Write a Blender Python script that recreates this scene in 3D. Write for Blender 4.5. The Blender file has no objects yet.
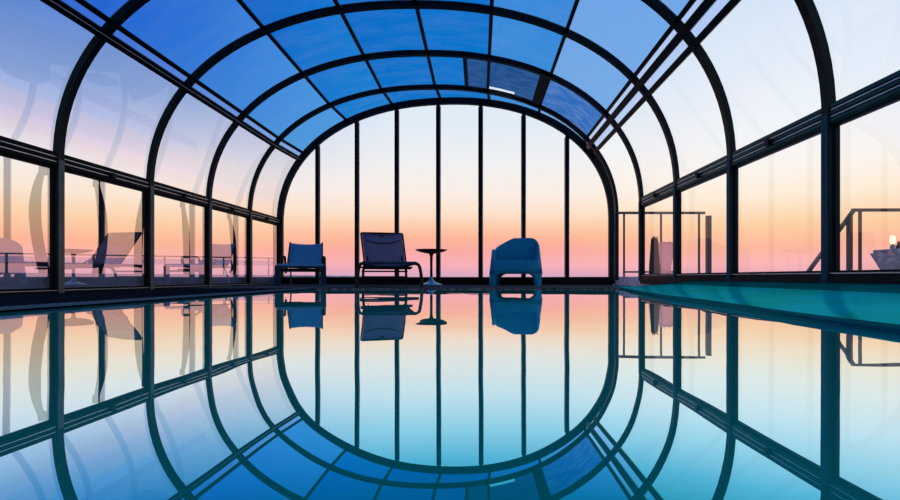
import bpy, bmesh, math, random
from mathutils import Vector, Matrix
random.seed(4)
S = bpy.context.scene
COL = S.collection
PI = math.pi

# ------------------------------------------------------------------ helpers
def lin(c):
    c = c / 255.0
    return c / 12.92 if c <= 0.04045 else ((c + 0.055) / 1.055) ** 2.4
def rgb(r, g, b): return (lin(r), lin(g), lin(b), 1.0)

def link(name, bm, mat, parent=None, smooth=False, loc=None, rz=0.0):
    me = bpy.data.meshes.new(name)
    bmesh.ops.recalc_face_normals(bm, faces=bm.faces)
    bm.to_mesh(me); bm.free()
    if smooth:
        me.shade_smooth()
    if mat is not None:
        me.materials.append(mat)
    o = bpy.data.objects.new(name, me)
    COL.objects.link(o)
    if parent is not None: o.parent = parent
    if loc is not None: o.location = loc
    if rz: o.rotation_euler = (0, 0, rz)
    return o
def empty(name, loc=(0, 0, 0), rz=0.0):
    o = bpy.data.objects.new(name, None); COL.objects.link(o)
    o.location = loc; o.rotation_euler = (0, 0, rz); o.empty_display_size = 0.1
    return o
def tag(o, label=None, cat=None, group=None, kind=None):
    if label: o['label'] = label
    if cat: o['category'] = cat
    if group: o['group'] = group
    if kind: o['kind'] = kind
    return o

def box(bm, x0, x1, y0, y1, z0, z1, bev=0.0):
    vs = [bm.verts.new(p) for p in ((x0,y0,z0),(x1,y0,z0),(x1,y1,z0),(x0,y1,z0),(x0,y0,z1),(x1,y0,z1),(x1,y1,z1),(x0,y1,z1))]
    fs = [bm.faces.new([vs[i] for i in q]) for q in ((3,2,1,0),(4,5,6,7),(0,1,5,4),(1,2,6,5),(2,3,7,6),(3,0,4,7))]
    if bev > 0:
        es = list({e for f in fs for e in f.edges})
        bmesh.ops.bevel(bm, geom=es, offset=bev, segments=2, affect='EDGES', profile=0.7)
def bar(bm, p, q, w, h, up=(0, 0, 1)):
    """rectangular bar from p to q, w across, h along up"""
    p, q = Vector(p), Vector(q); d = (q - p).normalized(); up = Vector(up)
    s = d.cross(up).normalized(); u = s.cross(d).normalized()
    vs = []
    for c in (p, q):
        for a, b in ((-1,-1),(1,-1),(1,1),(-1,1)):
            vs.append(bm.verts.new(c + s * (a * w / 2) + u * (b * h / 2)))
    for f in ((0,1,2,3),(7,6,5,4),(0,4,5,1),(1,5,6,2),(2,6,7,3),(3,7,4,0)):
        bm.faces.new([vs[i] for i in f])
def tube(bm, pts, r, n=10, closed=False, flat=1.0):
    """round tube along a polyline, radius r (number or list)"""
    pts = [Vector(p) for p in pts]; rings = []; m = len(pts); prev = None
    for i, p in enumerate(pts):
        if closed: d = pts[(i + 1) % m] - pts[i - 1]
        else: d = pts[min(i + 1, m - 1)] - pts[max(i - 1, 0)]
        d.normalize()
        ref = Vector((0, 0, 1)) if prev is None else prev
        if prev is None and abs(d.z) > 0.9: ref = Vector((0, 1, 0))
        u = (ref - d * ref.dot(d)).normalized(); v = d.cross(u); prev = u
        rr = r[i] if isinstance(r, (list, tuple)) else r
        rings.append([bm.verts.new(p + (u * math.cos(2*PI*k/n) * flat + v * math.sin(2*PI*k/n)) * rr) for k in range(n)])
    for i in range(m if closed else m - 1):
        a, b = rings[i], rings[(i + 1) % m]
        for k in range(n):
            bm.faces.new((a[k], a[(k+1) % n], b[(k+1) % n], b[k]))
    if not closed:
        bm.faces.new(rings[0][::-1]); bm.faces.new(rings[-1])
def lathe(bm, prof, n=32, c=(0, 0, 0)):
    rings = []
    for r, z in prof:
        rings.append([bm.verts.new((c[0] + r*math.cos(2*PI*k/n), c[1] + r*math.sin(2*PI*k/n), c[2] + z)) for k in range(n)])
    for a, b in zip(rings, rings[1:]):
        for k in range(n):
            bm.faces.new((a[k], a[(k+1) % n], b[(k+1) % n], b[k]))
    bm.faces.new(rings[0][::-1]); bm.faces.new(rings[-1])
def grid(bm, rows, closed=False):
    """faces between rows of points"""
    vr = [[bm.verts.new(p) for p in r] for r in rows]
    for a, b in zip(vr, vr[1:]):
        n = len(a)
        for k in range(n if closed else n - 1):
            bm.faces.new((a[k], a[(k+1) % n], b[(k+1) % n], b[k]))
    return vr
def bez(p0, p1, p2, n=8):
    p0, p1, p2 = Vector(p0), Vector(p1), Vector(p2)
    return [p0*(1-t)**2 + p1*2*t*(1-t) + p2*t*t for t in [i/n for i in range(n+1)]]
def rounded(pts, r, n=5):
    """polyline with rounded corners"""
    pts = [Vector(p) for p in pts]; out = [pts[0]]
    for a, b, c in zip(pts, pts[1:], pts[2:]):
        da = min(r, (a-b).length*0.49); dc = min(r, (c-b).length*0.49)
        out += bez(b + (a-b).normalized()*da, b, b + (c-b).normalized()*dc, n)
    return out + [pts[-1]]

# ------------------------------------------------------------------ materials
def new_mat(name):
    m = bpy.data.materials.new(name); m.use_nodes = True
    nt = m.node_tree; nt.nodes.clear()
    out = nt.nodes.new('ShaderNodeOutputMaterial')
    return m, nt, out
def solid(name, color, rough=0.5, metal=0.0, var=0.15, scale=9.0, bump=0.0, spec=0.5):
    m, nt, out = new_mat(name)
    p = nt.nodes.new('ShaderNodeBsdfPrincipled')
    tc = nt.nodes.new('ShaderNodeTexCoord')
    nz = nt.nodes.new('ShaderNodeTexNoise'); nz.inputs['Scale'].default_value = scale; nz.inputs['Detail'].default_value = 4
    nt.links.new(tc.outputs['Object'], nz.inputs['Vector'])
    r = nt.nodes.new('ShaderNodeValToRGB')
    r.color_ramp.elements[0].position = 0.3; r.color_ramp.elements[1].position = 0.7
    r.color_ramp.elements[0].color = [c*(1-var) for c in color[:3]] + [1]
    r.color_ramp.elements[1].color = [min(1, c*(1+var)) for c in color[:3]] + [1]
    nt.links.new(nz.outputs['Fac'], r.inputs['Fac'])
    nt.links.new(r.outputs['Color'], p.inputs['Base Color'])
    p.inputs['Roughness'].default_value = rough; p.inputs['Metallic'].default_value = metal
    p.inputs['Specular IOR Level'].default_value = spec
    if bump:
        b = nt.nodes.new('ShaderNodeBump'); b.inputs['Strength'].default_value = bump; b.inputs['Distance'].default_value = 0.01
        nt.links.new(nz.outputs['Fac'], b.inputs['Height']); nt.links.new(b.outputs['Normal'], p.inputs['Normal'])
    nt.links.new(p.outputs['BSDF'], out.inputs['Surface'])
    return m
def glass(name, tint, refl, gcol=(1, 1, 1, 1), smear=0.0, smear_scale=1.5, graze=0.12):
    """clear sheet: tinted see-through mixed with a mirror coat, stronger at grazing angles; optional faint milky smears"""
    m, nt, out = new_mat(name)
    tr = nt.nodes.new('ShaderNodeBsdfTransparent'); tr.inputs['Color'].default_value = tint
    gl = nt.nodes.new('ShaderNodeBsdfGlossy'); gl.inputs['Roughness'].default_value = 0.0; gl.inputs['Color'].default_value = gcol
    lw = nt.nodes.new('ShaderNodeLayerWeight'); lw.inputs['Blend'].default_value = 0.5
    pw = nt.nodes.new('ShaderNodeMath'); pw.operation = 'POWER'; pw.inputs[1].default_value = 4.0
    nt.links.new(lw.outputs['Facing'], pw.inputs[0])
    ad = nt.nodes.new('ShaderNodeMath'); ad.operation = 'MULTIPLY_ADD'; ad.use_clamp = True; ad.inputs[1].default_value = graze; ad.inputs[2].default_value = refl
    nt.links.new(pw.outputs[0], ad.inputs[0])
    mx = nt.nodes.new('ShaderNodeMixShader')
    nt.links.new(ad.outputs[0], mx.inputs['Fac']); nt.links.new(tr.outputs[0], mx.inputs[1]); nt.links.new(gl.outputs[0], mx.inputs[2])
    last = mx
    if smear:
        tc = nt.nodes.new('ShaderNodeTexCoord'); mp = nt.nodes.new('ShaderNodeMapping'); mp.inputs['Scale'].default_value = (1.0, 2.5, 1.0)
        nz = nt.nodes.new('ShaderNodeTexNoise'); nz.inputs['Scale'].default_value = smear_scale; nz.inputs['Detail'].default_value = 8; nz.inputs['Roughness'].default_value = 0.65
        nt.links.new(tc.outputs['Object'], mp.inputs['Vector']); nt.links.new(mp.outputs[0], nz.inputs['Vector'])
        mr = nt.nodes.new('ShaderNodeMapRange'); mr.inputs['From Min'].default_value = 0.42; mr.inputs['From Max'].default_value = 0.75
        mr.inputs['To Min'].default_value = 0.0; mr.inputs['To Max'].default_value = smear
        nt.links.new(nz.outputs['Fac'], mr.inputs['Value'])
        df = nt.nodes.new('ShaderNodeBsdfTranslucent'); df.inputs['Color'].default_value = (0.75, 0.8, 0.95, 1)
        m2 = nt.nodes.new('ShaderNodeMixShader')
        nt.links.new(mr.outputs[0], m2.inputs['Fac']); nt.links.new(mx.outputs[0], m2.inputs[1]); nt.links.new(df.outputs[0], m2.inputs[2])
        last = m2
    nt.links.new(last.outputs[0], out.inputs['Surface'])
    return m

M_frame = solid('dark_aluminium', (0.004, 0.006, 0.008, 1), rough=0.42, metal=0.0, var=0.2, spec=0.04)
M_frame_r = solid('dark_green_aluminium', (0.004, 0.012, 0.015, 1), rough=0.35, metal=0.0, var=0.2, spec=0.05)
M_bead_hl = solid('silver_bead_highlight', (0.55, 0.55, 0.55, 1), rough=0.35, metal=0.3)
M_face = solid('grey_face_strip', (0.10, 0.105, 0.10, 1), rough=0.5, spec=0.1)
M_face_r = solid('teal_face_strip', (0.006, 0.05, 0.075, 1), rough=0.5, spec=0.05)
M_rail_g = solid('green_rail', (0.004, 0.060, 0.052, 1), rough=0.4, spec=0.1)
M_black = solid('black_plastic', (0.003, 0.004, 0.006, 1), rough=0.5, spec=0.12)
M_end = glass('end_glass', (0.985, 0.985, 0.985, 1), 0.0)
M_left_low = glass('left_window_glass', (0.98, 0.97, 0.97, 1), 0.50)
M_left_up = glass('left_curved_glass', (0.97, 0.97, 1.0, 1), 0.20, smear=0.03)
M_right_low = glass('right_window_glass', (1.0, 1.0, 1.0, 1), 0.06)
M_right_up = glass('right_curved_glass', (0.98, 0.99, 1.0, 1), 0.04, smear=0.015)
ROOF_T = [(0.11, 0.42, 0.82, 1), (0.012, 0.26, 0.68, 1), (0.003, 0.205, 0.62, 1), (0.004, 0.215, 0.63, 1), (0.06, 0.32, 0.74, 1), (0.24, 0.48, 0.84, 1)]  # per-column tints; brighter +x sky is painted into the paler last ones
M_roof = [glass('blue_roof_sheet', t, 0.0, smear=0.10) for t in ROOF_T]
M_hatch = glass('smoked_hatch_sheet', (0.012, 0.09, 0.27, 1), 0.02, smear=0.12, smear_scale=5)
M_smoke = glass('smudged_blue_sheet', (0.03, 0.17, 0.52, 1), 0.01, smear=0.35, smear_scale=4)
M_strip = glass('purlin_strip_sheet', (0.30, 0.50, 0.85, 1), 0.02)
M_strip_r = glass('pale_strip_sheet', (0.62, 0.72, 0.95, 1), 0.02)

# ------------------------------------------------------------------ enclosure geometry
EYE = 0.155
XC, A, H0, TOPH, NN = -0.755, 3.05, 1.0 + EYE, 3.165 + EYE, 2.2
BAY = 1.2
RY = [7.88 - BAY*j for j in range(6)][::-1]          # 1.88 .. 7.88
BASE_L, BASE_R = 0.0, 0.10
def prof(t, off=0.0, a=A, top=TOPH, floor=None):
    """point on the arch: t in [0,PI] from right springing over the top to left springing"""
    c, s = math.cos(t), math.sin(t)
    x = math.copysign(abs(c)**(2/NN), c) * (a - off)
    z = H0 + abs(s)**(2/NN) * (top - H0 - off)
    return x, z
def t_of_dx(dx, a=A):
    c = math.copysign((abs(dx)/a)**(NN/2), dx)
    return math.acos(max(-1, min(1, c)))
def t_of_h(h, side):
    s = ((h + EYE - H0)/(TOPH - H0))**(NN/2)
    t = math.asin(s)
    return t if side > 0 else PI - t
E_A, E_TOP, XE = 3.10, 3.25 + EYE, -0.728
def end_y(x): return 8.69 - 0.1235*(x + 0.725)
def section(i, t, off=0.0):
    """world point of the skin at station i (0..5 ribs, 6 the end wall)"""
    if i < len(RY):
        x, z = prof(t, off); return Vector((XC + x, RY[i], z))
    x, z = prof(t, off, E_A, E_TOP); return Vector((XE + x, end_y(XE + x), z))
TS = [PI*i/64 for i in range(65)]

def arch_bm(pts_out, pts_in, yfun0, yfun1):
    bm = bmesh.new()
    rows = []
    for (xo, zo), (xi, zi) in zip(pts_out, pts_in):
        rows.append([(xo, yfun0(xo), zo), (xi, yfun0(xi), zi), (xi, yfun1(xi), zi), (xo, yfun1(xo), zo)])
    vr = grid(bm, rows, closed=True)
    bm.faces.new(vr[0][::-1]); bm.faces.new(vr[-1])
    return bm
def arch_pts(off, a=A, top=TOPH, zr=BASE_R, zl=BASE_L, grow=0.0, xc=XC):
    p = []
    for k in range(5): p.append((xc + a - off, zr + (H0 - zr)*k/5))
    for t in TS:
        x, z = prof(t, off + grow*math.sin(t), a, top); p.append((xc + x, z))
    for k in range(1, 6): p.append((xc - a + off, H0 + (zl - H0)*k/5))
    return p

XLI, XRI = XC - A + 0.05, XC + A - 0.05              # inner post faces
for i, y in enumerate(RY):
    if i == 0: continue
    bm = arch_bm(arch_pts(0.0), arch_pts(0.05, grow=0.02), lambda x: y, lambda x: y + 0.065)
    r = link('arch_rib', bm, M_frame_r, smooth=False)
    bm = bmesh.new(); box(bm, XLI - 0.004, XLI + 0.0075, y + 0.006, y + 0.062, 0.0, H0 + 0.05)  # added strip paints the post's inner side paler than its front
    link('inner_face_strip', bm, M_face, r)['label'] = 'added grey strip, paler inner side of the post'
    bm = bmesh.new(); box(bm, XRI - 0.0075, XRI + 0.004, y + 0.006, y + 0.062, 0.10, H0 + 0.05)
    link('inner_face_strip', bm, M_face_r, r)['label'] = 'added dark teal strip, paler inner side of the post'
    tag(r, ['', 'dark arched rib nearest the camera, carrying the widest post on the raised teal side',
            'second dark arched rib, with posts beside the front pair of low windows',
            'third dark arched rib, its crown just touching the top of the view',
            'fourth dark arched rib, crossing in front of the smoked roof hatch',
            'last dark arched rib, between the roof hatch and the glazed end wall'][i], 'arch', 'arched ribs of the pool enclosure', 'structure')

# ---- ceiling: roof sheets, bars, purlins, hatch
ceil = tag(empty('ceiling', (0, 0, 0)), 'curved roof of blue translucent sheets between dark bars', 'roof', kind='structure')
DXB = [-1.72, -0.855, 0.03, 0.905, 1.77]
tPl, tPl2 = t_of_h(2.195, -1), t_of_h(2.295, -1)
tPr, tPr2, tPr3 = t_of_h(2.215, 1), t_of_h(2.305, 1), t_of_h(2.10, 1)
TB = [tPl2] + [t_of_dx(d) for d in DXB] + [tPr2]      # PI side first
def pane_bm(i, t0, t1, off=0.012, n=10, e0=0.0, e1=0.0):
    bm = bmesh.new()
    rows = []
    for f in (0.0, 1.0):
        row = []
        for k in range(n + 1):
            t = t0 + (t1 - t0)*k/n
            a, b = section(i, t, off), section(i + 1, t, off)
            row.append(a.lerp(b, f))
        rows.append(row)
    grid(bm, rows)
    return bm
HATCH_T0, HATCH_T1 = t_of_dx(0.56), t_of_dx(1.72)     # smoked hatch between ribs 4 and 5 (bay index 4)
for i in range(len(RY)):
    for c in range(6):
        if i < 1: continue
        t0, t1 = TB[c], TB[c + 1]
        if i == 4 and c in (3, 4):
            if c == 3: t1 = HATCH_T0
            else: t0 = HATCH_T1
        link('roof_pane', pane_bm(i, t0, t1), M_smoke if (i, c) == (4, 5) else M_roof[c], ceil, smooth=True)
    if i >= 1:
        link('roof_strip', pane_bm(i, tPl2, tPl), M_strip, ceil, smooth=True)
        link('roof_strip', pane_bm(i, tPr2, tPr), M_strip_r, ceil, smooth=True)
        link('roof_strip', pane_bm(i, tPr, tPr3), M_strip_r, ceil, smooth=True)
def purlin(name, t, w, h, off, mat, first=1):
    bm = bmesh.new()
    pts = [section(i, t, off) for i in range(first, len(RY) + 1)]
    p1 = pts[0]
    nrm = Vector((p1.x - XC, 0, (p1.z - H0)*2.0)).normalized()
    for a, b in zip(pts, pts[1:]): bar(bm, a, b, w, h, up=nrm)
    link(name, bm, mat, ceil)
for d in DXB: purlin('roof_bar', t_of_dx(d), 0.042, 0.035, 0.02, M_black)
purlin('purlin', tPl, 0.085, 0.06, 0.045, M_frame); purlin('purlin', tPl2, 0.045, 0.04, 0.02, M_frame)
purlin('purlin', tPl, 0.008, 0.006, 0.078, M_bead_hl)
purlin('purlin', tPr, 0.075, 0.06, 0.05, M_frame_r); purlin('purlin', tPr2, 0.045, 0.04, 0.02, M_frame_r)
purlin('purlin', tPr3, 0.06, 0.05, 0.03, M_frame_r)
# hatch
def hatch_bm():
    bm = bmesh.new(); cuts = [0.56, 0.74, 0.93, 1.12, 1.34, 1.52, 1.72]
    for k, (d0, d1) in enumerate(zip(cuts, cuts[1:])):
        f1 = 0.86 if k in (2, 3) else 1.0               # a short open slot on the far edge lets plain sky through
        q = []
        for d, f in ((d0, 0), (d1, 0), (d1, f1), (d0, f1)):
            t = t_of_dx(d); q.append(bm.verts.new(section(4, t, 0.03).lerp(section(5, t, 0.03), f)))
        bm.faces.new(q)
    return bm
hat = link('hatch', hatch_bm(), M_hatch, ceil); hat['label'] = 'smoked darker hatch sheet'
for dd, w in ((0.56, 0.055), (1.70, 0.13)):
    bm = bmesh.new(); tt = t_of_dx(dd)
    a, b = section(4, tt, 0.035), section(5, tt, 0.035)
    bar(bm, a, b, w, 0.04, up=Vector((a.x - XC, 0, 2.5*(a.z - H0))).normalized())
    link('hatch_frame', bm, M_black, hat)

# ---- side walls
wl = tag(empty('wall_left', (-3.78, 4.9, 0)), 'long glazed side wall over the flat dark deck', 'wall', kind='structure')
wr = tag(empty('wall_right', (2.31, 4.9, 0)), 'long glazed side wall over the raised teal pool rim', 'wall', kind='structure')
def child(o, par):
    o.parent = par; o.matrix_parent_inverse = Matrix.Translation(-par.location); return o
def rail_bm(x, s, y0, y1, z):
    """grooved rail: s=+1 faces +x"""
    bm = bmesh.new()
    box(bm, *sorted((x, x - s*0.05)), y0, y1, z - 0.066, z + 0.066)
    for dz, h in ((0.045, 0.022), (0.0, 0.018), (-0.046, 0.020)):
        box(bm, *sorted((x - s*0.002, x + s*0.014)), y0, y1, z + dz - h/2, z + dz + h/2, 0.003)
    return bm
def highlights_bm(x, s, y0, y1, z):  # silver strips paint the bright highlight lines of the rail grooves
    bm = bmesh.new()
    for dz in (0.0215, -0.022):
        box(bm, *sorted((x, x + s*0.006)), y0, y1, z + dz - 0.0035, z + dz + 0.0035)
    return bm
ZR = 1.05 + EYE
yE_l, yE_r = end_y(XLI), end_y(XRI)
YL = RY + [yE_l]
rail_l = child(link('rail', rail_bm(XLI - 0.02, 1, RY[1], yE_l, ZR), M_frame), wl)
link('groove_highlight', highlights_bm(XLI - 0.016, 1, RY[1], yE_l, ZR), M_bead_hl, rail_l)
rail_r = child(link('rail', rail_bm(XRI + 0.02, -1, RY[0], RY[4], ZR), M_rail_g), wr)
link('groove_highlight', highlights_bm(XRI + 0.016, -1, RY[0], RY[4], ZR), M_bead_hl, rail_r)
for i in range(6):
    if i >= 1:
        child(link('curved_pane', pane_bm(i, tPl, PI, n=14), M_left_up, None, smooth=True), wl)
    if i <= 3:
        bm = pane_bm(i, 0.0, tPr3 if i >= 1 else tPr3, n=14)
        child(link('curved_pane', bm, M_right_up, None, smooth=True), wr)
# base sills
bm = bmesh.new()
box(bm, XLI - 0.075, XLI - 0.012, RY[1], yE_l, -0.01, 0.045); box(bm, XLI - 0.012, XLI + 0.004, RY[1], yE_l, -0.01, 0.022)
sl = child(link('base_sill', bm, M_frame), wl)
bm = bmesh.new()
box(bm, XLI - 0.012, XLI - 0.006, RY[1], yE_l, 0.033, 0.038); link('sill_bead', bm, M_bead_hl, sl)
bm = bmesh.new()
box(bm, XRI + 0.012, XRI + 0.075, RY[0], RY[4], 0.06, 0.185); box(bm, XRI - 0.004, XRI + 0.012, RY[0], RY[4], 0.06, 0.15)
sr = child(link('base_sill', bm, M_frame_r), wr)
bm = bmesh.new()
box(bm, XRI + 0.004, XRI + 0.011, RY[0], RY[4], 0.176, 0.182); link('sill_bead', bm, M_bead_hl, sr)

def low_window(n, x, s, y0, y1, z0, gmat, fmat, label):
    w = tag(empty('window_%d' % n, (x, (y0 + y1)/2, z0)), label, 'window', None, 'structure')
    z1 = ZR - 0.066
    bm = bmesh.new(); grid(bm, [[(x, y0, z0), (x, y1, z0)], [(x, y0, z1), (x, y1, z1)]])
    child(link('glass_pane', bm, gmat), w)
    bm = bmesh.new()
    xs = sorted((x - 0.014, x + 0.014))
    box(bm, *xs, y0, y0 + 0.035, z0, z1); box(bm, *xs, y1 - 0.018, y1, z0, z1)
    box(bm, *xs, y0, y1, z1 - 0.02, z1); box(bm, *xs, y0, y1, z0, z0 + 0.012)
    child(link('window_frame', bm, fmat), w)
    bm = bmesh.new()
    ym = (y0 + y1)/2
    box(bm, *sorted((x + s*0.015, x + s*0.075)), ym - 0.025, ym + 0.025, ZR - 0.035, ZR + 0.012, 0.006)
    child(link('latch', bm, M_black), w)
k = 0
ll = ['low window nearest the camera over the flat dark deck', 'second low window over the flat deck, mirroring a long lounger', 'third low window over the flat deck, mirroring an end of a lounger',
      'fourth low window over the flat deck, mirroring the armed chair', 'narrow low window over the flat deck, touching the end wall']
for i in range(1, 6):
    k += 1; low_window(k, XLI - 0.045, 1, RY[i] + 0.055, YL[i + 1], 0.045, M_left_low, M_frame, ll[i - 1])
lr = ['low window nearest the camera over the teal rim, showing the grey boat shaped planter', 'second low window over the teal rim, showing the sloping end of a handrail',
      'third low window over the teal rim, showing the thick rail post', 'fourth low window over the teal rim, showing the dark spiky plant']
for i in range(0, 4):
    k += 1; low_window(k, XRI + 0.045, -1, RY[i] + 0.055, RY[i + 1], 0.185, M_right_low, M_frame_r, lr[i])

# ---- end wall
wb = tag(empty('wall_back', (XC, end_y(XC), 0)), 'glazed end wall of tall panes under the arch facing the sunset', 'wall', kind='structure')
ya, yb = (lambda x: end_y(x)), (lambda x: end_y(x) + 0.07)
child(link('end_arch', arch_bm(arch_pts(0.0, E_A, E_TOP, 0.03, 0.0, xc=XE), arch_pts(0.115, E_A, E_TOP, 0.03, 0.0, xc=XE), ya, yb), M_frame_r), wb)
EIN = E_A - 0.115
def end_top(x):
    d = min(1.0, abs(x - XE)/EIN)
    return H0 + (1 - d**NN)**(1/NN)*(E_TOP - H0 - 0.115)
mull = [-3.03, -2.268, -1.512, -0.74, 0.03, 0.793, 1.549]
edges = [XE - EIN] + mull + [XE + EIN]
ang = math.atan(-0.1235)
for m in mull:
    bm = bmesh.new(); zt = end_top(m) + 0.03
    p = Vector((m, end_y(m) + 0.035, 0.03)); q = Vector((m, end_y(m) + 0.035, zt))
    bar(bm, p, q, 0.062, 0.07, up=(math.sin(-ang), math.cos(ang), 0))
    mo = child(link('mullion', bm, M_frame), wb)
    bm = bmesh.new()
    for dx in (-0.038, 0.038):
        bar(bm, p + Vector((dx, 0.02, 0.13)), q + Vector((dx, 0.02, -0.06)), 0.012, 0.02, up=(0, 1, 0))
    child(link('mullion_bead', bm, M_bead_hl), wb).parent = mo
    mo.children[0].matrix_parent_inverse = Matrix.Identity(4)
    mo.children[0].location = (0, 0, 0)
for a, b in zip(edges, edges[1:]):
    bm = bmesh.new(); n = 12
    r0, r1 = [], []
    for j in range(n + 1):
        x = a + (b - a)*j/n
        r0.append((x, end_y(x) + 0.04, 0.14)); r1.append((x, end_y(x) + 0.04, max(end_top(x), 0.2)))
    grid(bm, [r0, r1]); child(link('tall_pane', bm, M_end), wb)
bm = bmesh.new()
x0, x1 = XE - EIN - 0.05, XE + EIN + 0.05
bar(bm, (x0, end_y(x0) + 0.035, 0.09), (x1, end_y(x1) + 0.035, 0.09), 0.07, 0.13)
bar(bm, (x0, end_y(x0) - 0.01, 0.05), (x1, end_y(x1) - 0.01, 0.05), 0.06, 0.07)
child(link('sill', bm, M_frame), wb)

# ------------------------------------------------------------------ floor, pool rim, water
M_deck = solid('wet_dark_deck', (0.007, 0.010, 0.015, 1), rough=0.45, var=0.4, scale=3, bump=0.12, spec=0.0)
M_deck2 = solid('deck_sky_speckle', (0.055, 0.060, 0.066, 1), rough=0.5, var=0.95, scale=26, bump=0.2, spec=0.0)  # pale speckle paints the sky's reflection on the wet deck
def rim_x(y):
    pts = [(-3, 1.0), (1.6, 1.005), (2.1, 1.06), (2.6, 1.13), (3.54, 1.20), (4.3, 1.31), (4.96, 1.41), (5.6, 1.53), (6.1, 1.63), (8.6, 1.80)]
    for (a, xa), (b, xb) in zip(pts, pts[1:]):
        if y <= b:
            f = max(0, (y - a)/(b - a)); return (xa + (xb - xa)*f)*1.11
    return pts[-1][1]*1.11
WL, WF = -2.05, 6.05
bm = bmesh.new()
box(bm, -3.86, WL, -3.0, WF, -0.25, 0.012)
fl = link('floor', bm, M_deck); tag(fl, 'dark wet deck strip beside the flat edge of the pool', 'floor', kind='structure')
bm = bmesh.new()
vs0 = [(-3.86, WF, 0.016), (1.80, WF, 0.016), (2.33, 6.6, 0.016), (2.33, end_y(2.33), 0.016), (-3.86, end_y(-3.86), 0.016)]
top = [bm.verts.new(v) for v in vs0]; bot = [bm.verts.new((v[0], v[1], -0.25)) for v in vs0]
bm.faces.new(top); bm.faces.new(bot[::-1])
for i in range(5): bm.faces.new((top[i], bot[i], bot[(i+1) % 5], top[(i+1) % 5]))
ff = link('floor', bm, M_deck2); tag(ff, 'dark deck with painted sky speckle under the furniture at the end of the pool', 'floor', kind='structure')
# overflow grate along the flat edge
M_grate = solid('grate_blue', (0.05, 0.10, 0.15, 1), rough=0.5, spec=0.0)
bm = bmesh.new()
box(bm, WL - 0.17, WL, -1.0, WF, 0.004, 0.0125)
y = 1.6; q = 0
while y < WF:
    xo = WL - 0.135 if q % 2 else WL - 0.055
    box(bm, xo - 0.028, xo + 0.028, y, y + 0.022, 0.012, 0.0185); y += 0.030; q += 1
gr = link('overflow_grate', bm, M_grate); tag(gr, 'slotted overflow grate running along the flat pool edge', 'grate')
# raised teal rim
def wet(name, color, gloss, amount, rough=0.25, var=0.3, scale=2.2):
    m = solid(name, color, rough=0.6, var=var, scale=scale, spec=0.0)
    nt = m.node_tree; out = [n for n in nt.nodes if n.type == 'OUTPUT_MATERIAL'][0]; p = [n for n in nt.nodes if n.type == 'BSDF_PRINCIPLED'][0]
    g = nt.nodes.new('ShaderNodeBsdfGlossy'); g.inputs['Color'].default_value = gloss; g.inputs['Roughness'].default_value = rough
    x = nt.nodes.new('ShaderNodeMixShader'); x.inputs['Fac'].default_value = amount
    nt.links.new(p.outputs[0], x.inputs[1]); nt.links.new(g.outputs[0], x.inputs[2]); nt.links.new(x.outputs[0], out.inputs['Surface'])
    return m
M_rim = wet('teal_rim', (0.0, 0.26, 0.31, 1), (0.02, 0.55, 0.60, 1), 0.22, 0.18, 0.4, 2.5)
rr = [n for n in M_rim.node_tree.nodes if n.type == 'VALTORGB'][0]
rr.color_ramp.elements[0].color = (0.0, 0.24, 0.17, 1); rr.color_ramp.elements[1].color = (0.0, 0.30, 0.36, 1)
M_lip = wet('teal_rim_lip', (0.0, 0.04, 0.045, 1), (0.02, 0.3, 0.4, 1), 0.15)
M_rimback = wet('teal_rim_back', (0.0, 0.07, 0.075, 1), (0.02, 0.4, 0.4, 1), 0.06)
ys = [-2.5 + 0.25*i for i in range(0, 38)]
rows = []
for y in ys:
    f = min(1.0, max(0.0, (6.9 - y)/2.0)); xe = min(rim_x(y), 2.2)
    xb = 2.24
    rows.append([(xe + (xb - xe)*u, y, zz*f + 0.016*(1-f)) for u, zz in ((0.035, 0.025), (0.10, 0.038), (0.3, 0.056), (0.55, 0.074), (0.66, 0.081))])
bm = bmesh.new(); grid(bm, rows); rim = link('pool_rim', bm, M_rim, smooth=True)
tag(rim, 'raised glossy teal pool rim under the low side windows', 'pool rim')
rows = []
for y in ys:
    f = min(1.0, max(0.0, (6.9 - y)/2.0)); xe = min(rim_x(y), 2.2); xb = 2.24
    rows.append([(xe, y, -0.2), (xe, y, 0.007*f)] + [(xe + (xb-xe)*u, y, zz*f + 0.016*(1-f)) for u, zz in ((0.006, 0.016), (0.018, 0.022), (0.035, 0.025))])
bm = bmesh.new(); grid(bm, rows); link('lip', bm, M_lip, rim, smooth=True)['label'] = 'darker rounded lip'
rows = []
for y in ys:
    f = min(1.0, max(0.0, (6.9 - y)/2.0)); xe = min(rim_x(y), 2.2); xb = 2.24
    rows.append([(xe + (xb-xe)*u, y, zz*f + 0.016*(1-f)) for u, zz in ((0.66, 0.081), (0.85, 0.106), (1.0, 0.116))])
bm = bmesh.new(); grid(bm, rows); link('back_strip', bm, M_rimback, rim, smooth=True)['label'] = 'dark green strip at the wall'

# water
mw, nt, out = new_mat('pool_water')
N = nt.nodes.new; L = nt.links.new
tc = N('ShaderNodeTexCoord'); mp = N('ShaderNodeMapping'); mp.inputs['Scale'].default_value = (1.0, 1.0, 1.0); L(tc.outputs['Object'], mp.inputs['Vector'])
nz = N('ShaderNodeTexNoise'); nz.inputs['Scale'].default_value = 1.3; nz.inputs['Detail'].default_value = 2; nz.inputs['Roughness'].default_value = 0.4; L(mp.outputs[0], nz.inputs['Vector'])
bp = N('ShaderNodeBump'); bp.inputs['Strength'].default_value = 0.12; bp.inputs['Distance'].default_value = 0.02; L(nz.outputs['Fac'], bp.inputs['Height'])
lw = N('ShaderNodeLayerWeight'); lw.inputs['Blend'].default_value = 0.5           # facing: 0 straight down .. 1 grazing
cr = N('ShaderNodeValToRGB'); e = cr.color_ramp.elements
e[0].position = 0.30; e[0].color = (0.01, 0.14, 0.16, 1)
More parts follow.
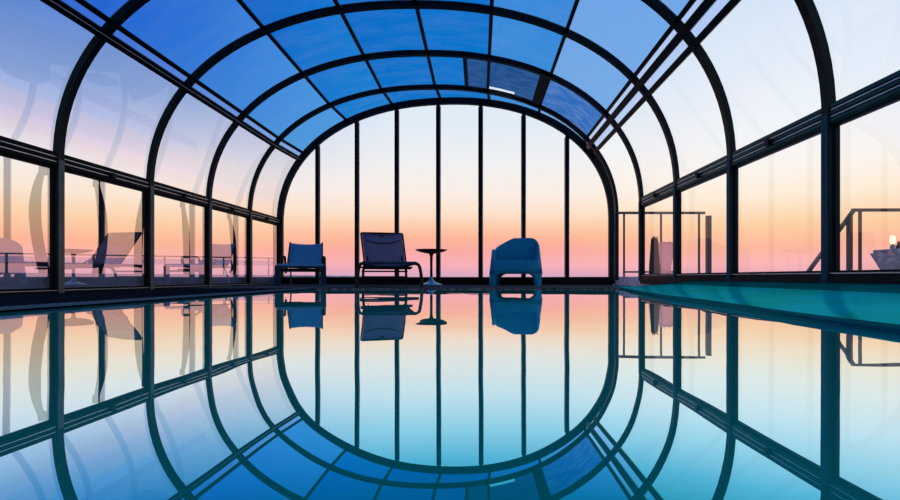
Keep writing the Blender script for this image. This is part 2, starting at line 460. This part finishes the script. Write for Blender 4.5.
e[1].position = 0.985; e[1].color = (0.97, 0.97, 0.98, 1)
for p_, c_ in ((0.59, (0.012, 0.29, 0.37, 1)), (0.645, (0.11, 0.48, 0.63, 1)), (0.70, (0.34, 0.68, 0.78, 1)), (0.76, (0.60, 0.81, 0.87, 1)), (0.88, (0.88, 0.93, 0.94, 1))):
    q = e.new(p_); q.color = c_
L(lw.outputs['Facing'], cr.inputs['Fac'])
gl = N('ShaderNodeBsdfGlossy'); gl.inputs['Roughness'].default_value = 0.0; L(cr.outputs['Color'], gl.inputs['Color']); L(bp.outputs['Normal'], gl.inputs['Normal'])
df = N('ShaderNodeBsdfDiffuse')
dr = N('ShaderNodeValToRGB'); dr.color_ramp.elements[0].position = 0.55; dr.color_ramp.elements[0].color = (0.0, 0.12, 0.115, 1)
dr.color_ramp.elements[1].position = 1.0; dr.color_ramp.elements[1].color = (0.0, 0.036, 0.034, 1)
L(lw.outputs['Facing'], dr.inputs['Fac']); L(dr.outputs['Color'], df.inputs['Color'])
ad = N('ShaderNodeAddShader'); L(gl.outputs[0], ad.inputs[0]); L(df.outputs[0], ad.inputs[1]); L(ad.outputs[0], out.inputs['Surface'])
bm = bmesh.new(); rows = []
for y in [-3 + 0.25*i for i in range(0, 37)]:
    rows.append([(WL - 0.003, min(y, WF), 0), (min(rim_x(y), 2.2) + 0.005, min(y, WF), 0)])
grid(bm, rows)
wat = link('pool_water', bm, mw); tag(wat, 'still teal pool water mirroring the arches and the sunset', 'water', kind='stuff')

# ------------------------------------------------------------------ furniture
M_blue = solid('blue_sling', (0.014, 0.15, 0.34, 1), rough=0.55, var=0.12, scale=60, bump=0.1)
M_blue_leg = solid('navy_leg', (0.005, 0.026, 0.06, 1), rough=0.5, spec=0.05)
M_purple = solid('slate_sling', (0.075, 0.075, 0.15, 1), rough=0.6, var=0.12, scale=80, bump=0.1)
M_seatblue = solid('blue_seat_sling', (0.02, 0.10, 0.32, 1), rough=0.5)
M_tub = solid('blue_moulded_plastic', (0.004, 0.165, 0.33, 1), rough=0.5, var=0.08, spec=0.05)
M_base = solid('blue_lit_base', (0.05, 0.22, 0.48, 1), rough=0.35)  # blue light falling on the base is put into its colour
M_steel = solid('pale_steel', (0.35, 0.40, 0.45, 1), rough=0.3, metal=0.7)
DZ = 0.017

# --- lounger: local axes, -y towards the foot (camera), x across
def make_lounger():
    t = tag(empty('sun_lounger', (-1.41, 7.35, DZ), math.radians(13)), 'slate mesh sun lounger with raised back and curved black frame, beside the small round table', 'sun lounger')
    W = 0.34
    hz, by, bz = 0.325, 0.42, 0.30
    # back sling
    b0 = Vector((0, by, bz)); tilt = Vector((-0.055, 0.34, 0.565))
    bm = bmesh.new(); rows = []
    for k in range(9):
        f = k/8; c = b0 + tilt*f
        sag = -0.02*math.sin(PI*f)
        w = 0.315 + 0.015*f
        rows.append([Vector((x*w, 0.03*(1 - x*x) - sag*0, 0)) + c for x in (-1, -0.5, 0, 0.5, 1)])
    grid(bm, rows)
    bk = link('backrest', bm, M_purple, t, smooth=True)
    s = bk.modifiers.new('s', 'SOLIDIFY'); s.thickness = 0.012
    bm = bmesh.new()
    tube(bm, rounded([b0 + Vector((-0.33, 0, 0)), b0 + tilt*1.02 + Vector((-0.345, 0, 0)), b0 + tilt*1.02 + Vector((0.345, 0, 0)), b0 + Vector((0.33, 0, 0))], 0.03), 0.014, 8)
    link('back_frame', bm, M_black, bk)
    bm = bmesh.new()
    pr = [b0 + tilt*(0.80 - 0.10*math.sin(PI*k/10)) + Vector((-0.29 + 0.58*k/10, -0.005, 0)) for k in range(11)]
    tube(bm, pr, 0.008, 6); link('headrest_seam', bm, M_black, bk)
    bm = bmesh.new(); c = b0 + tilt*0.93
    box(bm, c.x - 0.035, c.x + 0.035, c.y + 0.005, c.y + 0.02, c.z - 0.012, c.z + 0.012, 0.003); link('maker_tag', bm, M_black, bk)['label'] = 'small black tag'
    # seat sling
    bm = bmesh.new(); rows = []
    for k in range(9):
        y = -1.0 + (by + 1.0)*k/8
        rows.append([(x*0.33, y, hz - 0.025*(1 - x*x)) for x in (-1, -0.5, 0, 0.5, 1)])
    grid(bm, rows); st = link('seat', bm, M_seatblue, t, smooth=True)
    s = st.modifiers.new('s', 'SOLIDIFY'); s.thickness = 0.014
    bm = bmesh.new()
    for sx in (-1, 1): tube(bm, [(sx*W, -1.02, hz), (sx*W, by + 0.45, hz)], 0.022, 10)
    tube(bm, [(-W, -1.02, hz), (W, -1.02, hz)], 0.020, 10); tube(bm, [(-W, by, hz - 0.02), (W, by, hz - 0.02)], 0.014, 8)
    tube(bm, [(-W, -0.3, hz - 0.06), (W, -0.3, hz - 0.06)], 0.016, 8)
    link('seat_frame', bm, M_blue_leg, t)
    for sx in (-1, 1):
        bm = bmesh.new()
        tube(bm, rounded([(sx*W, -0.80, hz), (sx*W + 0.06*sx, -1.02, hz - 0.02), (sx*(W + 0.085), -1.05, 0.0)], 0.2, 7), 0.022, 10)
        link('leg', bm, M_black, t)
        bm = bmesh.new()
        tube(bm, rounded([(sx*W, by + 0.30, hz), (sx*(W + 0.02), by + 0.52, hz - 0.04), (sx*(W + 0.03), by + 0.55, 0.0)], 0.14, 7), 0.022, 10)
        link('leg', bm, M_black, t)
    for y, z in ((-0.95, 0.12), (0.95, 0.14), (0.95, 0.235), (0.0, 0.285)):
        bm = bmesh.new(); tube(bm, [(-W - 0.05, y, z), (W + 0.05, y, z)], 0.014, 8); link('stretcher', bm, M_black, t)
    for sx in (-1, 1):
        bm = bmesh.new(); tube(bm, [(sx*0.28, by - 0.25, hz - 0.06), tuple(b0 + tilt*0.35 + Vector((sx*0.28, 0.03, 0)))], 0.011, 8)
        link('back_support', bm, M_black, t)
    return t
make_lounger()

# --- armed sling chair
def make_chair():
    t = tag(empty('sling_chair', (-2.95, 8.06, DZ), math.radians(14)), 'bright blue sling chair with armrests beside the end of the flat side wall', 'chair')
    hs = 0.33
    bm = bmesh.new(); rows = []
    b0 = Vector((0.0, 0.22, hs - 0.02)); tl = Vector((0.0, 0.25, 0.42))
    for k in range(9):
        f = k/8; w = 0.275 - 0.012*f
        rows.append([b0 + tl*f + Vector((x*w, 0.035*(1 - x*x), -0.02*(1-x*x)*f)) for x in (-1, -0.5, 0, 0.5, 1)])
    grid(bm, rows); bk = link('backrest', bm, M_blue, t, smooth=True); s = bk.modifiers.new('s', 'SOLIDIFY'); s.thickness = 0.012
    for sx in (-1, 1):
        bm = bmesh.new(); tube(bm, [b0 + Vector((sx*0.285, 0.0, -0.02)), b0 + tl*1.05 + Vector((sx*0.27, 0, 0))], 0.014, 8)
        link('back_frame', bm, M_black, bk)
    bm = bmesh.new(); rows = []
    for y, z in ((-0.375, -0.032), (-0.392, -0.018), (-0.392, 0.006), (-0.375, 0.020)): rows.append([(x*0.345, y, hs + z) for x in (-1, -0.5, 0, 0.5, 1)])
    for k in range(7):
        f = k/6; y = -0.34 + 0.56*f
        rows.append([(x*(0.35 - 0.04*f) + 0.0, y, hs - 0.02*f - 0.02*(1 - x*x)*math.sin(PI*f)) for x in (-1, -0.5, 0, 0.5, 1)])
    grid(bm, rows); st = link('seat', bm, M_blue, t, smooth=True); s = st.modifiers.new('s', 'SOLIDIFY'); s.thickness = 0.02
    bm = bmesh.new()
    tube(bm, rounded([(-0.34, 0.28, hs - 0.03), (-0.36, -0.37, hs), (0.36, -0.37, hs), (0.34, 0.28, hs - 0.03)], 0.05), 0.013, 8)
    tube(bm, [(-0.30, -0.18, hs - 0.075), (0.30, -0.18, hs - 0.075)], 0.022, 8)
    link('seat_frame', bm, M_black, t)
    for sx in (-1, 1):
        bm = bmesh.new(); box(bm, sx*0.345 - 0.045, sx*0.345 + 0.045, -0.38, -0.34, 0, hs - 0.012, 0.01)
        link('leg', bm, M_blue_leg, t)['label'] = 'broad navy front leg'
        bm = bmesh.new(); tube(bm, [(sx*0.235, 0.36, 0), (sx*0.235, 0.24, hs - 0.03)], 0.013, 8); link('leg', bm, M_steel, t)
        bm = bmesh.new()
        tube(bm, rounded([(sx*0.325, -0.06, hs - 0.03), (sx*0.335, -0.08, 0.475), (sx*0.325, 0.26, 0.485), (sx*0.325, 0.32, 0.28), (sx*0.31, 0.26, hs - 0.12)], 0.05), 0.020, 8)
        link('armrest', bm, M_black, t)
    bm = bmesh.new(); tube(bm, [(-0.30, 0.30, 0.11), (0.30, 0.30, 0.11)], 0.012, 8); link('stretcher', bm, M_black, t)
    bm = bmesh.new(); tube(bm, [(-0.33, -0.35, 0.235), (0.33, -0.35, 0.235)], 0.016, 8)
    link('stretcher', bm, M_black, t)
    return t
make_chair()

# --- pedestal table
t = tag(empty('pedestal_table', (-0.80, 8.05, DZ)), 'small round black pedestal table between the mesh lounger and the tub armchair', 'table')
bm = bmesh.new(); lathe(bm, [(0.03, 0.525), (0.12, 0.54), (0.20, 0.560), (0.262, 0.585), (0.268, 0.592), (0.262, 0.598), (0.0005, 0.598)], 40); link('tabletop', bm, M_black, t)
bm = bmesh.new(); lathe(bm, [(0.024, 0.08), (0.021, 0.3), (0.024, 0.48), (0.04, 0.53)], 20); link('pedestal', bm, M_black, t, smooth=True)
bm = bmesh.new(); lathe(bm, [(0.185, 0.0), (0.187, 0.012), (0.15, 0.024), (0.09, 0.045), (0.045, 0.075), (0.024, 0.11), (0.0235, 0.14)], 36); link('base', bm, M_base, t, smooth=True)['label'] = 'flared base with blue light in its colour'

# --- tub armchair
def make_tub():
    t = tag(empty('tub_armchair', (0.62, 7.98, DZ), math.radians(-8)), 'rounded blue moulded plastic tub armchair on four legs', 'armchair')
    n = 96; zs = 0.19
    def foot(th, r):                       # rounded square footprint
        c, s = math.cos(th), math.sin(th); p = 5.0
        k = (abs(c)**p + abs(s)**p)**(-1/p)
        return Vector((c*k*r, s*k*r*0.88, 0))
    def sm(x, a, b):
        x = min(1, max(0, (x - a)/(b - a))); return x*x*(3 - 2*x)
    def height(th):                        # 0 at the front (-y), 180 at the rear
        th = th + math.radians(14)*max(0, math.sin(th)); d = math.degrees(abs(math.atan2(math.sin(th + PI/2), math.cos(th + PI/2))))
        return 0.40 + 0.19*sm(d, 42, 54) + 0.225*sm(d, 98, 160)
    lean = lambda th, z: Vector((0, 0.16*max(0, z - 0.4)*max(0, math.sin(th)), z))
    o = lambda th, z: foot(th, 0.452 - 0.085*(z/0.8)) + lean(th, z)
    inn = lambda th, z: foot(th, 0.452 - 0.085*(z/0.8) - 0.035 - 0.03*max(0, 0.8 - z)) + lean(th, z)
    rows = [[] for _ in range(12)]
    for i in range(n):
        th = 2*PI*i/n; h = height(th); zi = 0.37
        rows[0].append(foot(th, 0.35) + Vector((0, 0, zs)))
        for q, z in ((1, zs), (2, zs + (h - zs)*0.4), (3, zs + (h - zs)*0.75), (4, h - 0.018)): rows[q].append(o(th, z))
        rows[5].append(o(th, h) - foot(th, 0.010)); rows[6].append(inn(th, h) + foot(th, 0.010)); rows[7].append(inn(th, h - 0.018))
        rows[8].append(inn(th, zi + max(0.0, h - 0.018 - zi)*0.45)); rows[9].append(inn(th, min(zi + 0.004, h - 0.02)))
        rows[10].append(foot(th, 0.26) + Vector((0, 0, 0.355))); rows[11].append(foot(th, 0.08) + Vector((0, 0, 0.345)))
    bm = bmesh.new(); vr = grid(bm, rows, closed=True); bm.faces.new(vr[-1]); bm.faces.new(vr[0][::-1])
    link('shell', bm, M_tub, t, smooth=True)
    for c in (45, 135, 225, 315):
        bm = bmesh.new(); rw = []
        for z, half in ((0.0, 4), (0.10, 5.5), (0.15, 8), (0.178, 12.5), (0.196, 20)):
            arc = [math.radians(c + half*(k/8*2 - 1)) for k in range(9)]
            rw.append([o(a, z) for a in arc] + [o(a, z) - foot(a, 0.06) for a in arc[::-1]])
        vr = grid(bm, rw, closed=True); bm.faces.new(vr[0][::-1]); bm.faces.new(vr[-1])
        link('leg', bm, M_tub, t)
    return t
make_tub()

# ------------------------------------------------------------------ outside
M_terr = solid('terrace_slate', (0.34, 0.40, 0.54, 1), rough=0.5, var=0.3, scale=1.2, spec=0.0)
bm = bmesh.new(); box(bm, -9.0, -3.87, -3, 16, -0.35, 0.19)
tag(link('terrace', bm, M_terr), 'slate blue terrace outside the flat side wall', 'terrace', kind='structure')
bm = bmesh.new(); box(bm, 2.36, 9.0, -3, 16, -0.35, 0.16)
M_pale = solid('pale_terrace', (0.85, 0.68, 0.72, 1), rough=0.6, var=0.25, scale=12, spec=0.0)
tag(link('terrace', bm, M_pale), 'raised terrace outside the wall with the handrails', 'terrace', kind='structure')
M_sea = solid('sea', (0.10, 0.10, 0.16, 1), rough=0.12, var=0.1, scale=0.02)
bm = bmesh.new(); grid(bm, [[(-9000, -3000, -12), (9000, -3000, -12)], [(-9000, 14000, -12), (9000, 14000, -12)]])
tag(link('sea', bm, M_sea), 'flat lavender sea reaching the horizon', 'sea', kind='stuff')

M_rail = solid('bronze_rail', (0.035, 0.022, 0.022, 1), rough=0.45, var=0.5, scale=30)
def px(x, y, Y):                                        # photo direction -> place at depth Y
    return Vector(((x - 479)/480*Y, Y, (277 - y)/480*Y + EYE))
G = 0.16
t = tag(empty('railing', (3.9, 10, G)), 'thin dark terrace railing behind the spiky plant', 'railing')
def part(name, f, mat, par):
    bm = bmesh.new(); f(bm); return child(link(name, bm, mat), par)
def V(x, Y, z): return Vector(((x - 479)/480*Y, Y, z))
zt = 1.49
part('top_rail', lambda b: bar(b, V(619, 10, zt), V(705, 10, zt), 0.04, 0.05), M_rail, t)
part('lower_rail', lambda b: bar(b, V(623, 10, 0.26), V(676, 10, 0.26), 0.03, 0.035), M_rail, t)
for x in (624, 661, 699): part('post', lambda b: bar(b, V(x, 10, G), V(x, 10, zt), 0.034, 0.034, up=(0, 1, 0)), M_rail, t)
o = tag(part('railing_post', lambda b: bar(b, V(708.5, 9.6, G), V(708.5, 9.6, 1.38), 0.085, 0.085, up=(0, 1, 0)), M_rail, empty('tmp')), 'thick dark square post standing free just past the thin railing', 'post')
tmp = o.parent; o.parent = None; bpy.data.objects.remove(tmp)
t = tag(empty('handrail', (6.3, 8, G)), 'bronze stair handrail with a sloping end above the boat shaped planter', 'handrail')
part('top_rail', lambda b: bar(b, V(852, 8, 1.27), V(1000, 8, 1.275), 0.05, 0.05), M_rail, t)
part('sloping_rail', lambda b: bar(b, V(853, 8, 1.25), V(806, 8, 0.19), 0.05, 0.055, up=(0, 1, 0)), M_rail, t)
part('post', lambda b: bar(b, V(849.5, 8.0, G), V(849.5, 8.0, 1.17), 0.075, 0.05, up=(0, 1, 0)), M_rail, t)
part('post', lambda b: bar(b, V(860, 8.0, G), V(860, 8.0, 1.27), 0.036, 0.036, up=(0, 1, 0)), M_rail, t)
part('post', lambda b: bar(b, V(960, 8.0, G), V(960, 8.0, 1.27), 0.036, 0.036, up=(0, 1, 0)), M_rail, t)

# boat shaped planter with a glowing spot and a small figure
M_stone = solid('grey_stone', (0.24, 0.24, 0.27, 1), rough=0.7, var=0.35, scale=14, bump=0.3)
YB = 6.6
t = tag(empty('planter', (6.1, YB, G)), 'grey boat shaped stone planter with a pointed prow under the handrail', 'planter')
def hull(b):
    xt, xb = (869.5 - 479)/480*YB, (884.5 - 479)/480*YB
    zt_, zb = (277 - 253.3)/480*YB + EYE, G
    rows = []
    for zf in (0, 0.34, 0.67, 1.0):
        z = zb + (zt_ - zb)*zf; x0 = xb + (xt - xb)*zf; w = 0.20 + 0.12*zf
        rows.append([(x0, YB, z), (x0 + 0.3, YB - w*0.75, z), (x0 + 0.7, YB - w, z), (7.3, YB - w, z), (7.3, YB + w, z), (x0 + 0.7, YB + w, z), (x0 + 0.3, YB + w*0.75, z)])
    vr = grid(b, rows, closed=True); b.faces.new(vr[0][::-1]); b.faces.new(vr[-1])
part('hull', hull, M_stone, t)
def blk(b):
    x0 = (885 - 479)/480*YB; z0 = (277 - 253.3)/480*YB + EYE
    box(b, x0, 7.2, YB - 0.2, YB + 0.2, z0, z0 + 0.055, 0.006)
part('raised_block', blk, M_stone, t)
zb = (277 - 253.3)/480*YB + EYE + 0.055
M_glow, nt, out = new_mat('warm_glow')
em = nt.nodes.new('ShaderNodeEmission'); em.inputs['Color'].default_value = (1, 0.86, 0.55, 1); em.inputs['Strength'].default_value = 1.6; nt.links.new(em.outputs[0], out.inputs['Surface'])
t = tag(empty('glow_spot', ((889.5 - 479)/480*YB, YB - 0.05, zb)), 'small glowing spot on the boat shaped planter', 'lamp')  # emissive body on a short stand for the bright spot above the block
bm = bmesh.new(); lathe(bm, [(0.03, 0.0), (0.03, 0.05), (0.012, 0.06), (0.012, 0.07)], 14); link('glow_base', bm, M_stone, t)
bm = bmesh.new(); lathe(bm, [(0.02, 0.07), (0.032, 0.10), (0.03, 0.17), (0.012, 0.185)], 14); link('glow', bm, M_glow, t, smooth=True)['label'] = 'glowing pale body'
M_brown = solid('brown_clay', (0.09, 0.035, 0.025, 1), rough=0.7)
bm = bmesh.new(); lathe(bm, [(0.03, 0.0), (0.034, 0.03), (0.024, 0.06), (0.016, 0.075), (0.020, 0.09), (0.010, 0.105)], 14)
tag(link('finial', bm, M_brown, loc=((893.8 - 479)/480*YB, YB - 0.08, zb), smooth=True), 'small brown knob shaped ornament beside the glowing spot', 'ornament')

# spiky plant, and its ghost reflection built as a second planter
M_leafd = solid('black_leaf', (0.012, 0.013, 0.016, 1), rough=0.7)
def spiky(name, x, Y, r0, r1, h, label, mpot, nleaf, leafh, mleaf):
    t = tag(empty(name, ((x - 479)/480*Y, Y, G)), label, 'plant')
    bm = bmesh.new(); lathe(bm, [(r0, 0), (r0*0.97, h*0.3), ((r0 + r1)/2, h*0.6), (r1, h*0.97), (r1*1.06, h), (r1*0.8, h), (r1*0.75, h - 0.02)], 20); link('pot', bm, mpot, t, smooth=True)
    bm = bmesh.new()
    for j in range(nleaf):
        a = random.uniform(0, 2*PI); rr = r1*random.uniform(0.1, 0.95); l = leafh*random.uniform(0.5, 1.0)
        b = Vector((math.cos(a)*rr, math.sin(a)*rr, h - 0.02)); tip = b + Vector((math.cos(a)*l*0.35, math.sin(a)*l*0.35, l))
        s = Vector((-math.sin(a), math.cos(a), 0))*0.012
        m1 = b.lerp(tip, 0.5) + Vector((0, 0, l*0.06))
        v = [bm.verts.new(q) for q in (b - s, b + s, m1 + s*0.8, m1 - s*0.8, tip)]
        bm.faces.new((v[0], v[1], v[2], v[3])); bm.faces.new((v[3], v[2], v[4]))
    link('foliage', bm, mleaf, t)
spiky('potted_plant', 654.5, 9.0, 0.10, 0.065, 0.70, 'slim dark planter with short black spiky leaves by the railing', M_leafd, 26, 0.10, M_leafd)
M_pinkghost, nt, out = new_mat('pink_ghost')
a_ = nt.nodes.new('ShaderNodeBsdfTranslucent'); a_.inputs['Color'].default_value = (0.95, 0.62, 0.62, 1)
b_ = nt.nodes.new('ShaderNodeBsdfTransparent'); b_.inputs['Color'].default_value = (0.92, 0.72, 0.72, 1)
c_ = nt.nodes.new('ShaderNodeMixShader'); c_.inputs['Fac'].default_value = 0.45
nt.links.new(a_.outputs[0], c_.inputs[1]); nt.links.new(b_.outputs[0], c_.inputs[2]); nt.links.new(c_.outputs[0], out.inputs['Surface'])
spiky('potted_plant', 666, 9.3, 0.10, 0.15, 0.66, 'pink ghost reflection of the dark plant, modelled as a tapered planter by the railing', M_pinkghost, 40, 0.06, M_pinkghost)  # stands in for the ghost reflection of the dark plant

# dark bent strips behind the low windows, built as solid tubes outside
M_bent = solid('grey_bent_strip', (0.03, 0.03, 0.04, 1), rough=0.6, spec=0.0)
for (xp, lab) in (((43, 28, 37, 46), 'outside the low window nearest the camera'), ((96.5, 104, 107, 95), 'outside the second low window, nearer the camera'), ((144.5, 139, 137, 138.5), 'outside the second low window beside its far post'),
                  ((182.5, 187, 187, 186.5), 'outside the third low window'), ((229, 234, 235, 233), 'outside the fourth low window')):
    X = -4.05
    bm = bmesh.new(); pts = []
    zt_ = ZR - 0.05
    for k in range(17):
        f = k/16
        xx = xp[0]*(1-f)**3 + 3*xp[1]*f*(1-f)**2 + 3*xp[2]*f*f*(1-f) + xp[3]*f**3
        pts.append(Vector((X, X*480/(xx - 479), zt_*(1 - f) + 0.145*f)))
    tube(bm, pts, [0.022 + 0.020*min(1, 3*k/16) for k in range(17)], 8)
    so = link('bent_strip', bm, M_bent, smooth=True)
    tag(so, 'dark bent upright strip ' + lab, 'strut', 'bent strips outside the side wall')
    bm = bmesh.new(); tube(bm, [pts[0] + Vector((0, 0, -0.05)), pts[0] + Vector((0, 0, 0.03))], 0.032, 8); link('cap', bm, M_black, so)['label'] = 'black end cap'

# distant railing seen past the flat side wall
M_panel, nt, out = new_mat('frosted_pale_panel')
a_ = nt.nodes.new('ShaderNodeBsdfTranslucent'); a_.inputs['Color'].default_value = (0.95, 0.80, 0.85, 1)
b_ = nt.nodes.new('ShaderNodeBsdfTransparent'); b_.inputs['Color'].default_value = (1, 0.95, 1, 1)
c_ = nt.nodes.new('ShaderNodeMixShader'); c_.inputs['Fac'].default_value = 0.5
nt.links.new(a_.outputs[0], c_.inputs[1]); nt.links.new(b_.outputs[0], c_.inputs[2]); nt.links.new(c_.outputs[0], out.inputs['Surface'])
t = tag(empty('balustrade', (-12, 19, -0.1)), 'low pale balustrade with a dark top rail beyond the flat side terrace', 'balustrade')
a, b = Vector((-16.5, 13.6, 0)), Vector((-9.6, 22.4, 0))
za, zb_ = 0.88, 1.03
part('top_rail', lambda m: bar(m, a + Vector((0, 0, za)), b + Vector((0, 0, zb_)), 0.05, 0.05), M_rail, t)
part('panel', lambda m: bar(m, a + Vector((0, 0, 0.69)), b + Vector((0, 0, 0.80)), 0.03, 0.23), M_panel, t)
for f in (0.02, 0.2, 0.4, 0.6, 0.8, 0.98):
    p = a.lerp(b, f); part('post', lambda m: bar(m, p + Vector((0, 0, -0.1)), p + Vector((0, 0, za + (zb_ - za)*f)), 0.05, 0.05, up=(0, 1, 0)), M_rail, t)

# ------------------------------------------------------------------ sky
w = bpy.data.worlds.new('sunset_sky'); S.world = w; w.use_nodes = True
nt = w.node_tree; nt.nodes.clear(); N = nt.nodes.new; L = nt.links.new
out = N('ShaderNodeOutputWorld'); bg = N('ShaderNodeBackground'); L(bg.outputs[0], out.inputs['Surface'])
tc = N('ShaderNodeTexCoord'); sp = N('ShaderNodeSeparateXYZ'); L(tc.outputs['Generated'], sp.inputs[0])
def ramp(stops):
    r = N('ShaderNodeValToRGB'); e = r.color_ramp.elements
    for i, (p, c) in enumerate(stops):
        q = e[i] if i < 2 else e.new(p)
        q.position = p; q.color = rgb(*c)
    L(sp.outputs['Z'], r.inputs['Fac']); return r
ra = ramp([(0.0, (214, 168, 196)), (1.0, (120, 170, 235)), (0.025, (250, 178, 186)), (0.056, (253, 172, 164)), (0.080, (255, 184, 154)), (0.105, (255, 206, 174)), (0.132, (255, 227, 205)), (0.170, (252, 239, 230)), (0.230, (242, 242, 243)), (0.30, (228, 238, 248)), (0.5, (208, 228, 250))])
rb = ramp([(0.0, (215, 165, 190)), (1.0, (40, 100, 200)), (0.03, (252, 178, 176)), (0.06, (255, 184, 152)), (0.10, (255, 214, 180)), (0.135, (251, 232, 216)), (0.17, (242, 236, 236)), (0.20, (234, 228, 238)), (0.235, (204, 208, 236)), (0.30, (150, 178, 231)), (0.40, (98, 148, 229)), (0.6, (50, 115, 212))])
rc = ramp([(0.0, (228, 168, 186)), (1.0, (150, 190, 240)), (0.025, (255, 184, 184)), (0.055, (255, 184, 156)), (0.095, (255, 210, 166)), (0.14, (255, 236, 212)), (0.19, (254, 246, 238)), (0.26, (244, 247, 251)), (0.36, (230, 240, 252)), (0.5, (214, 232, 252))])
m3 = N('ShaderNodeMapRange'); m3.interpolation_type = 'SMOOTHSTEP'; L(sp.outputs['X'], m3.inputs['Value'])
m3.inputs['From Min'].default_value = 0.10; m3.inputs['From Max'].default_value = 0.48
x3 = N('ShaderNodeMix'); x3.data_type = 'RGBA'; L(m3.outputs[0], x3.inputs[0]); L(ra.outputs[0], x3.inputs[6]); L(rc.outputs[0], x3.inputs[7])
mr = N('ShaderNodeMapRange'); mr.interpolation_type = 'SMOOTHSTEP'; L(sp.outputs['X'], mr.inputs['Value'])
mr.inputs['From Min'].default_value = -0.12; mr.inputs['From Max'].default_value = -0.62; mr.inputs['To Min'].default_value = 0; mr.inputs['To Max'].default_value = 1
mx = N('ShaderNodeMix'); mx.data_type = 'RGBA'; L(mr.outputs[0], mx.inputs[0]); L(x3.outputs[2], mx.inputs[6]); L(rb.outputs[0], mx.inputs[7])
L(mx.outputs[2], bg.inputs['Color']); bg.inputs['Strength'].default_value = 1.0

# ------------------------------------------------------------------ camera
cam = bpy.data.cameras.new('camera'); co = bpy.data.objects.new('camera', cam); COL.objects.link(co)
cam.sensor_width = 36; cam.lens = 480/900*36; cam.shift_x = -29/900; cam.shift_y = 27/900
cam.clip_end = 30000; cam.clip_start = 0.02
co.location = (0, 0, EYE); co.rotation_euler = (PI/2, 0, 0)
S.camera = co
S.view_settings.view_transform = 'Standard'; S.view_settings.look = 'None'
S.cycles.transparent_max_bounces = 24; S.cycles.max_bounces = 16; S.cycles.glossy_bounces = 8
